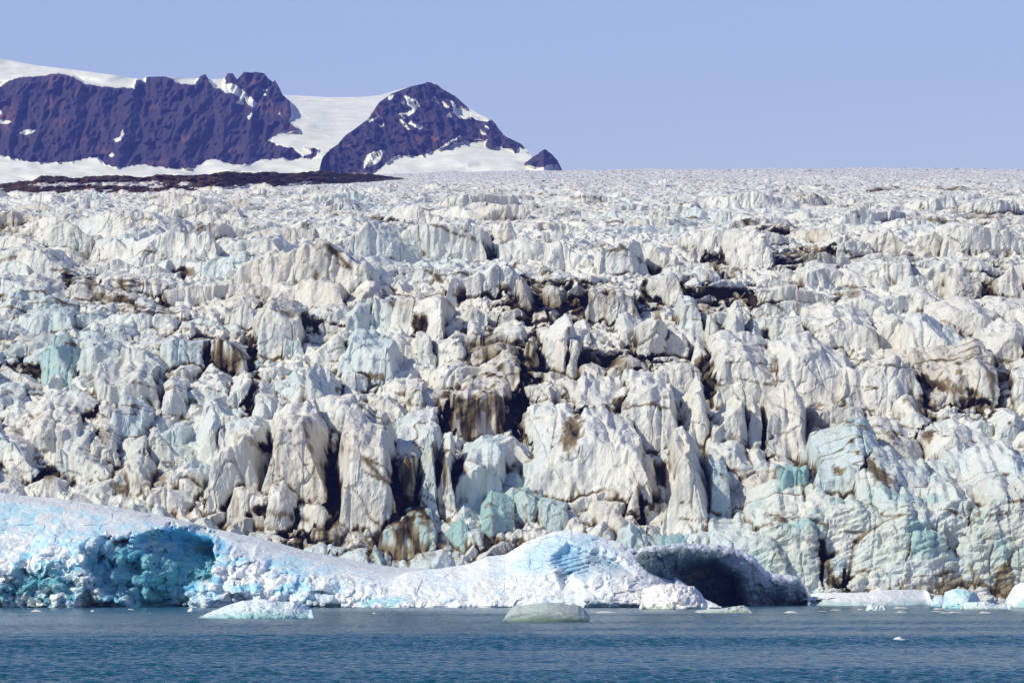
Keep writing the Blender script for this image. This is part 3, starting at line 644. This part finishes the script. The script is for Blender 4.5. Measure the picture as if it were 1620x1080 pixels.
def simple_col(base, low_c, ylow, seed, blue=None):
    def f(PX, PY, tf, dd, back, P):
        col = np.empty(P.shape, f32); col[:] = base
        n = noise(PX / 10, PY / 6, 0, 3, seed)
        if blue is not None: col = mixc(col, blue, ss(0, .5, n) * .7)
        return mixc(col, low_c, ss(ylow, 0, tf + n * .35) * .9)
    return f
def lumps(n, region, a, b, h, seed, extra=.6):
    return lambda PX, PY, tf: boulders(PX, PY, n, region, a, b, h, seed) + extra * noise(PX / 16, PY / 10, 0, 3, seed + 1) + extra * .5 * facets(PX / 8, PY / 5, seed, 1.4, .4)
tag(berg('iceberg', 1014, 1124, [(1014, 945), (1022, 930), (1040, 925), (1075, 924), (1100, 928), (1112, 940), (1124, 958)], wline(963.2), 9,
    lumps(60, (1016, 1120, 926, 960), 4, 12, 1.6, 31), simple_col((.84, .82, .79), (.45, .55, .40), .14, 32), lean=1.3, step=.5, amp=.6),
    'small lumpy cream white iceberg in front of the black cave', 'iceberg', 'small ice on the lake')
tag(berg('ice_floe', 1278, 1478, [(1278, 941), (1300, 938), (1380, 937), (1400, 933), (1440, 932), (1474, 934), (1478, 944)], wline(957.5), 14,
    lumps(30, (1280, 1476, 938, 956), 5, 14, .8, 33, .3), simple_col((.86, .87, .86), (.40, .58, .55), .5, 34), lean=1.1, step=.5, amp=.35),
    'flat white slab of floating ice at the foot of the glacier cliff', 'ice floe', 'small ice on the lake')
tag(berg('ice_block', 1494, 1556, [(1494, 955), (1500, 936), (1512, 931), (1535, 932), (1552, 940), (1556, 956)], wline(962), 7,
    lumps(10, (1496, 1554, 934, 960), 8, 18, 2.4, 35), simple_col((.70, .84, .84), (.25, .55, .55), .5, 36, (.35, .66, .68)), lean=1.0, step=.5, amp=.5),
    'pale turquoise ice block between the flat slab and the right edge', 'ice block', 'small ice on the lake')
tag(berg('ice_block', 1474, 1500, [(1474, 950), (1482, 944), (1495, 943), (1500, 950)], wline(958.5), 5, lumps(4, (1474, 1500, 944, 956), 5, 9, .8, 37),
    simple_col((.70, .80, .88), (.35, .6, .7), .4, 38), lean=1.0, step=.5, amp=.3), 'low pale blue ice block touching the right end of the flat slab', 'ice block', 'small ice on the lake')
tag(berg('iceberg', 1598, 1700, [(1598, 955), (1604, 940), (1612, 928), (1622, 922), (1660, 915), (1690, 930), (1700, 950)], wline(961), 10, lumps(14, (1600, 1700, 925, 958), 7, 18, 2, 39),
    simple_col((.82, .86, .86), (.4, .62, .6), .35, 40), lean=1.2, step=.6, amp=.6), 'white iceberg cut off by the right edge of the picture', 'iceberg', 'small ice on the lake')
tag(berg('ice_block', 1520, 1600, [(1520, 957), (1530, 952), (1560, 951), (1580, 956), (1600, 954)], wline(963), 4, lumps(16, (1520, 1600, 952, 962), 3, 8, .7, 41),
    simple_col((.72, .82, .80), (.45, .6, .5), .4, 42), lean=1.0, step=.5, amp=.25), 'thin low strip of broken ice below the turquoise block', 'ice block', 'small ice on the lake')
tag(berg('ice_block', 1370, 1402, [(1370, 962), (1375, 956), (1381, 953), (1388, 957), (1396, 956), (1402, 961)], wline(965.5), 3, lumps(8, (1370, 1402, 955, 964), 3, 6, .8, 43),
    simple_col((.74, .82, .80), (.35, .6, .52), .4, 44), lean=1.0, step=.4, amp=.25), 'tiny knobbly ice lump floating before the flat slab', 'ice block', 'small ice on the lake')
tag(berg('ice_floe', 1098, 1190, [(1098, 966), (1120, 963), (1140, 962), (1160, 959), (1178, 957), (1184, 960), (1190, 966)], wline(969), 4, lumps(14, (1100, 1188, 960, 968), 3, 7, .5, 45),
    simple_col((.62, .68, .60), (.40, .48, .38), .5, 46), lean=1.0, step=.5, amp=.25), 'low grey green floe beneath the dark cave', 'ice floe', 'small ice on the lake')
tag(berg('growler', 312, 496, [(312, 976), (335, 966), (355, 958), (380, 950), (405, 948), (440, 952), (462, 950), (480, 956), (490, 965), (496, 970)], wline(977.5), 8,
    lumps(40, (330, 490, 952, 975), 5, 14, 1.0, 47, .5), simple_col((.78, .86, .87), (.30, .60, .55), .55, 48, (.55, .76, .78)), lean=1.0, step=.5, amp=.4),
    'low white and sea green ice floating before the left iceberg', 'floating ice', 'small ice on the lake')
def col_g2(PX, PY, tf, dd, back, P):
    col = np.empty(P.shape, f32); n = noise(PX / 30, PY / 4 + PX / 22, 0, 3, 50); col[:] = (.46, .52, .49)
    col = mixc(col, (.17, .24, .19), ss(.75, .05, tf + n * .4)); return mixc(col, (.10, .14, .08), ss(.2, 0, tf + n * .15) * .8)
tag(berg('growler', 794, 940, [(794, 982), (800, 974), (809, 962), (818, 956.5), (826, 958), (850, 954), (866, 952.5), (885, 953), (900, 956), (915, 957), (924, 961), (933, 973), (940, 983)], wline(983.5), 7,
    lambda PX, PY, tf: .5 * noise(PX / 25, PY / 8, 0, 3, 51), col_g2, lean=1.2, step=.5, amp=.25),
    'smooth grey green lump of ice floating in the centre foreground', 'floating ice', 'small ice on the lake')
tag(berg('ice_fragment', 1411, 1437, [(1411, 1012), (1417, 1008), (1424, 1006), (1430, 1010), (1437, 1012)], wline(1013), 1.0, None, simple_col((.8, .8, .78), (.6, .65, .6), .3, 52), lean=1.0, step=.3, amp=.1),
    'tiny white ice fragment alone on open water at lower right', 'floating ice', 'small ice on the lake')
for (xa, xb, yt, yb, lb) in [(48, 66, 963.5, 967, 'tiny white ice fragment floating near the left edge, below the turquoise ice'), (296, 306, 961, 967, 'tiny white ice fragment just left of the low sea green ice'),
                             (940, 975, 966, 969, 'thin pale ice fragment right of the grey green lump'), (1240, 1262, 966, 969, 'thin pale ice fragment below the dark berg end'), (143, 149, 964, 967, 'tiny brownish ice fragment below the blue hollow')]:
    tag(berg('ice_fragment', xa, xb, [(xa, yb - .5), (xa * .6 + xb * .4, yt), (xa * .3 + xb * .7, yt + .6), (xb, yb - .5)], wline(yb), 1.2, None,
        simple_col((.78, .77, .72), (.5, .52, .42), .4, 53), lean=1.0, step=.4, amp=.12), lb, 'floating ice', 'small ice on the lake')
frags = np.random.RandomState(77)
for k in range(24):
    yb = 961.5 + 9 * frags.rand() ** 1.6; cx = frags.choice([frags.uniform(1285, 1615), frags.uniform(640, 1010), frags.uniform(10, 640)], p=[.62, .2, .18]); wd = frags.uniform(5, 26) * (1 if cx > 1200 else .5); ht = frags.uniform(.8, 2.6)
    xa, xb = cx - wd / 2, cx + wd / 2
    lb_ = 'small flat ice fragment drifting on the calm water below the right glacier cliff' if cx > 1200 else ('small flat ice fragment drifting close to the snowy middle iceberg' if cx > 640 else 'small flat ice fragment drifting close to the long left iceberg')
    tag(berg('ice_fragment', xa, xb, [(xa, yb - .3), (xa + wd * frags.uniform(.2, .5), yb - ht), (xb - wd * .15, yb - ht * .6), (xb, yb - .3)], wline(yb), 1.5, None,
        simple_col((.74, .72, .66), (.5, .5, .42), .4, 53), lean=1.0, step=.5, amp=.10), lb_, 'floating ice', 'ice fragments drifting along the shore')
print('bergs', round(time.time() - T0, 1))

# ------------------------------------------------------------------ far mountains
def sheet(name, x0, x1, top, ybot, Y0, slope, dispf, colf, step=0.8, kind='structure', back=1500, mat=None):
    nx = int((x1 - x0) / step); px = np.linspace(x0, x1, nx).astype(f32); tp = interp(px, top)
    tp = tp + (noise(px / 6, 0, 0, 3, 100) * 1.6 * roughmask(px) if roughmask else 0)
    nt_ = int((ybot - tp.min()) / step)
    t = np.linspace(0, 1, nt_).astype(f32); T, PX = np.meshgrid(t, px, indexing='ij'); TP = np.broadcast_to(tp, T.shape)
    PY = ybot + (TP - ybot) * T
    Y = Y0 + (ybot - PY) * slope - dispf(PX, PY, TP)
    P = np.stack([worldX(PX, Y), Y, worldZ(PY, Y)], -1)
    # far side
    bk = P[-1:].copy(); rows = []
    for q in (.1, .3, .6, 1.0):
        r = bk.copy(); r[..., 1] += back * q; r[..., 2] = bk[..., 2] * (1 - .55 * q); rows.append(r)
    col = colf(PX, PY, TP, P); col = np.concatenate([col] + [col[-1:]] * 4, 0)
    P = np.concatenate([P] + rows, 0).astype(f32)
    org = np.array([worldX((x0 + x1) / 2, Y0), Y0, 0], f32)
    o = link_mesh(name, (P - org).reshape(-1, 3), grid_faces(P.shape[0], P.shape[1]), mat or M_ROCK, None, np.clip(col, .01, .9).reshape(-1, 3), smooth=False)
    o.location = org; o['kind'] = kind
    return o
roughmask = None
SN = (.95, .91, .74); RK = (.062, .044, .056); RED = (.26, .12, .09)
# left massif with the ice cap above it
crag = [(-300, 60), (-100, 80), (0, 93), (60, 104), (120, 111), (180, 119), (222, 126), (232, 122), (260, 121), (300, 124), (314, 124), (318, 120), (325, 117), (330, 126), (352, 125), (357, 122), (360, 116), (368, 116), (375, 126), (383, 118), (386, 114), (398, 115), (404, 114), (418, 116), (425, 125), (432, 130), (435, 127), (443, 141), (447, 150), (470, 170), (520, 215), (560, 280), (600, 300)]
rocktop = [(-300, 150), (-60, 140), (0, 138), (14, 128), (30, 123), (70, 120), (90, 117), (115, 121), (133, 132), (160, 137), (212, 140), (216, 127), (222, 126), (230, 131), (232, 122), (262, 121), (275, 127), (284, 133), (310, 133), (316, 120), (325, 117), (330, 126), (340, 138), (354, 137), (360, 116), (368, 116), (375, 128), (390, 114), (500, 114)]
rock_left = [(-320, 130)] + [(x, y) for x, y in rocktop if x < 345 and x > -300] + [(352, 140), (357, 128), (355, 105), (420, 100), (445, 140), (458, 158), (462, 185), (456, 192), (474, 206), (455, 210), (450, 207), (434, 216), (425, 222), (440, 230), (463, 235), (480, 248), (495, 243), (492, 238), (482, 234), (505, 237), (500, 247), (492, 252), (475, 250), (459, 256), (448, 249), (440, 252), (415, 252), (400, 258), (380, 262), (362, 260), (342, 252), (330, 253), (308, 266), (280, 268), (250, 264), (225, 260), (190, 266), (165, 260), (155, 249), (140, 250), (115, 256), (70, 258), (38, 254), (20, 250), (0, 246), (-60, 250), (-320, 260)]
snow_spots = [[(330, 128), (352, 132), (372, 133), (390, 148), (408, 165), (402, 172), (388, 160), (384, 167), (373, 164), (380, 156), (370, 148), (358, 147), (348, 140), (338, 139)],
    [(31, 210), (42, 205), (56, 206), (50, 211), (34, 214)], [(180, 221), (190, 215), (194, 206), (196, 213), (190, 223), (183, 226)], [(0, 190), (10, 190), (20, 193), (12, 196), (0, 196)], [(392, 185), (398, 178), (400, 181), (394, 189)],
    [(172, 246), (178, 242), (181, 246), (176, 249)], [(416, 142), (423, 141), (423, 144), (416, 144)], [(417, 150), (420, 148), (421, 151), (418, 152)], [(441, 180), (446, 180), (448, 187), (443, 184)], [(-4, 172), (3, 173), (4, 180), (-2, 183)]]
def disp_left(PX, PY, TP):
    m = poly_blob(PX, PY, rock_left, 3)
    but = (1 - np.abs(noise(PX / 42 + PY / 300, PY / 200, 0, 3, 111))) * 200 + noise(PX / 9, PY / 40, 0, 2, 112) * 30 + (1 - np.abs(noise(PX / 20 + PY / 60, PY / 26, 0, 3, 113, .6, True)) * 2) * 110 + noise(PX / 60, PY / 7, 0, 2, 114) * 8
    ap = ss(150, 262, PY) * 260
    return m * (but - 30 + ap * .5) + (1 - m) * (noise(PX / 50, PY / 16, 0, 2, 115) * 60 + ap * 1.4)
def rocky(PX, PY, rock, snows, seed, redness=.5):
    n = noise(PX / 5, PY / 4, 0, 3, seed); n2 = noise(PX / 40, PY / 18, 0, 3, seed + 1); n3 = noise(PX / 3, PY / 24, 0, 2, seed + 2)
    col = np.empty(PX.shape + (3,), f32); col[:] = SN
    m = poly_blob(PX, PY, rock, .7, n * 3.2)
    rk = np.empty_like(col); rk[:] = RK; rk = mixc(rk, RED, ss(.1, .6, n2 + .25 * n + .15 * n3) * redness); rk = mixc(rk, (.075, .06, .07), ss(.1, .5, noise(PX / 60, PY / 3.5 + PX / 90, 0, 3, seed + 3)) * .6); rk = mixc(rk, (.018, .018, .028), ss(.1, .6, n3) * .6)
    sn = np.zeros(PX.shape, f32)
    for p in snows: sn = np.maximum(sn, poly_blob(PX, PY, p, .7, n * 2.6))
    m = m * (1 - sn)
    return col + (rk - col) * m[..., None]
tag(sheet('mountain', -300, 600, crag, 300, 10000, 7.0, disp_left, lambda PX, PY, TP, P: rocky(PX, PY, rock_left, snow_spots, 121, .6)))
# snow saddle behind
tag(sheet('snow_slope', 420, 760, [(420, 146), (447, 150), (480, 152), (520, 154), (565, 154), (600, 151), (630, 142), (680, 131), (700, 160), (760, 220)], 300, 10500, 16.0,
    lambda PX, PY, TP: noise(PX / 60, PY / 30, 0, 2, 130) * 60, lambda PX, PY, TP, P: rocky(PX, PY, [(540, 136), (541, 136), (541, 137)], [], 131)))
peak = [(505, 268), (510, 250), (520, 238), (535, 228), (545, 215), (560, 205), (580, 190), (590, 176), (600, 162), (620, 148), (650, 137), (672, 132), (676, 130), (685, 131), (692, 134), (700, 141), (712, 148), (720, 152), (731, 162), (740, 170), (760, 182), (778, 190), (784, 196), (790, 205), (800, 216), (825, 228), (836, 240), (843, 252), (860, 262), (890, 270), (915, 274)]
rock_peak = [(505, 275), (508, 252), (520, 238), (545, 215), (565, 200), (582, 188), (590, 176), (600, 160), (622, 146), (650, 134), (675, 127), (700, 138), (716, 148), (731, 160), (740, 170), (738, 173), (722, 166), (718, 172), (722, 184), (735, 188), (745, 184), (760, 190), (780, 188), (790, 205), (800, 216), (825, 226), (838, 246), (832, 238), (822, 233), (815, 243), (810, 236), (780, 230), (768, 233), (770, 222), (755, 221), (735, 223), (718, 228), (705, 234), (690, 238), (670, 246), (660, 247), (640, 246), (625, 247), (612, 257), (606, 262), (590, 275)]
snow_peak = [[(640, 152), (648, 154), (657, 158), (664, 168), (655, 178), (640, 188), (632, 180), (645, 178), (652, 172), (644, 164)], [(635, 159), (640, 161), (638, 166), (634, 163)], [(687, 153), (691, 155), (695, 166), (688, 160)], [(700, 161), (711, 168), (711, 172), (702, 169)],
    [(646, 195), (650, 192), (656, 197), (668, 199), (668, 204), (656, 205), (654, 200)], [(707, 180), (711, 179), (714, 186), (709, 186)], [(580, 190), (590, 186), (600, 183), (594, 190), (584, 194)], [(576, 255), (582, 245), (592, 240), (608, 237), (604, 250), (600, 256), (590, 262), (576, 266)],
    [(714, 160), (722, 166), (730, 170), (745, 176), (775, 190), (768, 192), (745, 189), (728, 188), (718, 178)], [(764, 195), (772, 200), (774, 204), (768, 202)], [(690, 238), (708, 226), (727, 214), (728, 216), (705, 232)], [(599, 197), (607, 196), (606, 199), (600, 201)], [(632, 188), (640, 194), (650, 206), (646, 206), (636, 197)], [(615, 152), (622, 151), (620, 158), (615, 157)], [(700, 131), (680, 129), (688, 133)], [(760, 205), (766, 208), (770, 214), (762, 213)]]
def disp_peak(PX, PY, TP):
    m = poly_blob(PX, PY, rock_peak, 3)
    rib = (1 - np.abs(noise((PX - (PY - 130) * .35) / 34, PY / 160, 0, 3, 141))) * 220 + (1 - np.abs(noise(PX / 16 - PY / 40, PY / 18, 0, 3, 142, .6, True)) * 2) * 120
    return m * rib + (1 - m) * (130 + ss(200, 260, PY) * 160 + noise(PX / 50, PY / 20, 0, 2, 143) * 50)
def col_peak(PX, PY, TP, P):
    return rocky(PX, PY, rock_peak, snow_peak, 151, .9)
tag(sheet('mountain', 500, 918, peak, 300, 9700, 7.0, disp_peak, col_peak))
hill = [(800, 272), (826, 268), (830, 258), (845, 247), (858, 238), (862, 236), (868, 240), (874, 245), (882, 254), (888, 266), (892, 276)]
rock_hill = [(824, 262), (845, 246), (861, 234), (876, 246), (886, 255), (890, 276), (881, 276), (878, 262), (868, 262), (858, 266), (846, 264), (834, 262)]
rock_hill2 = []
tag(sheet('hill', 800, 894, hill, 300, 9300, 7.0, lambda PX, PY, TP: poly_blob(PX, PY, rock_hill, 3) * (60 + noise(PX / 9, PY / 9, 0, 2, 160) * 60) - 5 * np.abs(PX - 860),
    lambda PX, PY, TP, P: rocky(PX, PY, rock_hill, [[(857, 268), (866, 262), (878, 260), (880, 276), (876, 276), (874, 264)]], 161, 1.5), step=.6))
# low snowy land far behind closes the view
# dark moraine along the skyline on the left
mor_top = [(-300, 292), (-100, 290), (0, 290), (50, 286), (65, 279), (90, 278), (120, 281), (180, 277), (230, 280), (258, 275), (290, 278), (330, 275), (358, 271), (390, 274), (430, 272), (470, 274), (505, 270), (540, 274), (570, 274), (600, 277), (640, 282), (670, 284)]
mor_bot = [(-300, 303), (0, 300), (60, 300), (140, 304), (200, 305), (270, 306), (350, 301), (400, 298), (480, 294), (560, 289), (620, 286), (650, 285), (670, 284.5)]
def moraine():
    x0, x1, st = -300, 668, .6; Y0 = 3300.
    YV = lambda p: interp(p, [(0, 3250), (350, 3350), (520, 3700), (668, 4250)])
    px = np.arange(x0, x1, st).astype(f32); t = np.concatenate([np.linspace(-.7, 1, 70), np.linspace(1, 2, 8)[1:]]).astype(f32)
    T, PX = np.meshgrid(t, px, indexing='ij'); tp = interp(PX, mor_top) + noise(PX / 7, 0, 0, 3, 170) * interp(PX, [(0, 2.4), (560, 2), (668, .3)]); bt = interp(PX, mor_bot) + noise(PX / 12, 3, 0, 2, 171) * 1.5
    PY = bt + (tp - bt) * np.clip(T, -.8, 1); bk = np.clip(T - 1, 0, 1)
    Y = YV(PX) + np.clip(T, -.8, 1) * 80 + bk * 160 - noise(PX / 9, PY / 3, 0, 3, 172) * 16
    Z = worldZ(PY, Y) - bk * 22
    P = np.stack([worldX(PX, Y), Y, Z], -1).astype(f32)
    col = np.empty(P.shape, f32); n = noise(PX / 4, PY / 2, 0, 3, 173); n2 = noise(PX / 22, PY / 5, 0, 2, 174)
    col[:] = (.065, .034, .014); col = mixc(col, (.11, .07, .045), ss(0, .6, n) * .7)
    icy = ss(.35, .5, n2 + .25 * n + .25 * ss(.55, .1, T) - .15) * ss(.75, .5, T) * ss(.0, .1, T + .05)
    for (a, b, c, d) in [(215, 291, 45, 3.5), (243, 292, 18, 6), (293, 292, 10, 4), (170, 291, 35, 3), (90, 292, 40, 3.5)]:
        icy = np.maximum(icy, ss(1.1, .8, np.hypot((PX - a) / c, (PY - b) / d) + n * .4))
    col = mixc(col, (.66, .62, .58), icy)
    org = np.array([-150, Y0, 0], f32)
    o = link_mesh('moraine', (P - org).reshape(-1, 3), grid_faces(*T.shape), M_MORAINE, None, col.reshape(-1, 3)); o.location = org
    o['kind'] = 'structure'
moraine()
print('mountains', round(time.time() - T0, 1))

# ------------------------------------------------------------------ water
def water():
    r = [-400., 0., 150., 250., 320.]; s = 340.
    while s < 1330: r.append(s); s += .42 + max(0, s - 700) * .0008
    r += [1500, 2500, 5000, 12500]; r = np.array(r)
    u = np.concatenate([[-4000, -1200, -600], np.linspace(-300, 1920, 860), [2300, 2900, 5800]])
    S, U = np.meshgrid(r.astype(f32), u.astype(f32), indexing='ij')
    X = (U - CX) * np.maximum(S, 400) / F
    wig = noise(X / 45, S / 60, 0, 2, 181)
    g = ss(325, 345, S) * ss(1325, 1300, S) * ss(-320, -290, U) * ss(1940, 1910, U)
    gust = .30 + .70 * ss(-.35, .35, noise(X / 80, S / 45, 0, 3, 182) + .0)
    S_ = S * (1 + .05 * noise(X / 40, S / 90, 0, 3, 187))
    calm = interp(S_, [(300, 1.1), (440, 1.1), (480, .7), (500, .7), (540, 1.2), (680, 1.15), (740, .6), (980, .5), (1050, .38), (1200, .26), (1400, .12)])
    z = .34 * noise(X / 1.6, S / 1.1 + wig, 0, 3, 183, .55) + .07 * noise(X / 5, S / 2.6, 0, 1, 184) + .06 * noise(X / 14, S / 7, 0, 1, 185)
    P = np.stack([X, S, z * g * gust * calm], -1)
    m = bpy.data.materials.new('lake_water'); m.use_nodes = True; N = m.node_tree.nodes; L = m.node_tree.links; p = N['Principled BSDF']
    p.inputs['Base Color'].default_value = (.006, .085, .135, 1); p.inputs['Roughness'].default_value = .12; p.inputs['IOR'].default_value = 1.33; p.inputs['Specular IOR Level'].default_value = .17
    g_ = N.new('ShaderNodeNewGeometry'); mp = N.new('ShaderNodeMapping'); mp.inputs['Scale'].default_value = (1, .8, 1)
    nz = N.new('ShaderNodeTexNoise'); nz.inputs['Scale'].default_value = 1.6; nz.inputs['Detail'].default_value = 5
    b = N.new('ShaderNodeBump'); b.inputs['Distance'].default_value = .60; b.inputs['Strength'].default_value = 1
    L.new(g_.outputs['Position'], mp.inputs[0]); L.new(mp.outputs[0], nz.inputs['Vector']); L.new(nz.outputs[0], b.inputs['Height']); L.new(b.outputs[0], p.inputs['Normal'])
    o = link_mesh('water', P.reshape(-1, 3), grid_faces(*S.shape), m); o['kind'] = 'structure'
water()

# ------------------------------------------------------------------ air
def haze(x0, x1, y0, y1, z0, z1, density):
    v = np.array([(x, y, z) for z in (z0, z1) for y in (y0, y1) for x in (x0, x1)], f32)
    f = np.array([(0, 2, 3, 1), (4, 5, 7, 6), (0, 1, 5, 4), (2, 6, 7, 3), (0, 4, 6, 2), (1, 3, 7, 5)])
    m = bpy.data.materials.new('air'); m.use_nodes = True; N = m.node_tree.nodes; L = m.node_tree.links
    N.remove(N['Principled BSDF']); p = N.new('ShaderNodeVolumePrincipled')
    p.inputs['Color'].default_value = (.20, .28, 1.0, 1); p.inputs['Density'].default_value = density; p.inputs['Anisotropy'].default_value = 0.0
    L.new(p.outputs[0], N['Material Output'].inputs['Volume'])
    o = link_mesh('haze', v, f, m, smooth=False); o['kind'] = 'stuff'; o['label'] = 'thin blue haze in the air before the far mountains'
haze(-6000, 6000, -450, 13500, -12, 1150, 2.7e-5)
print('done', round(time.time() - T0, 1))
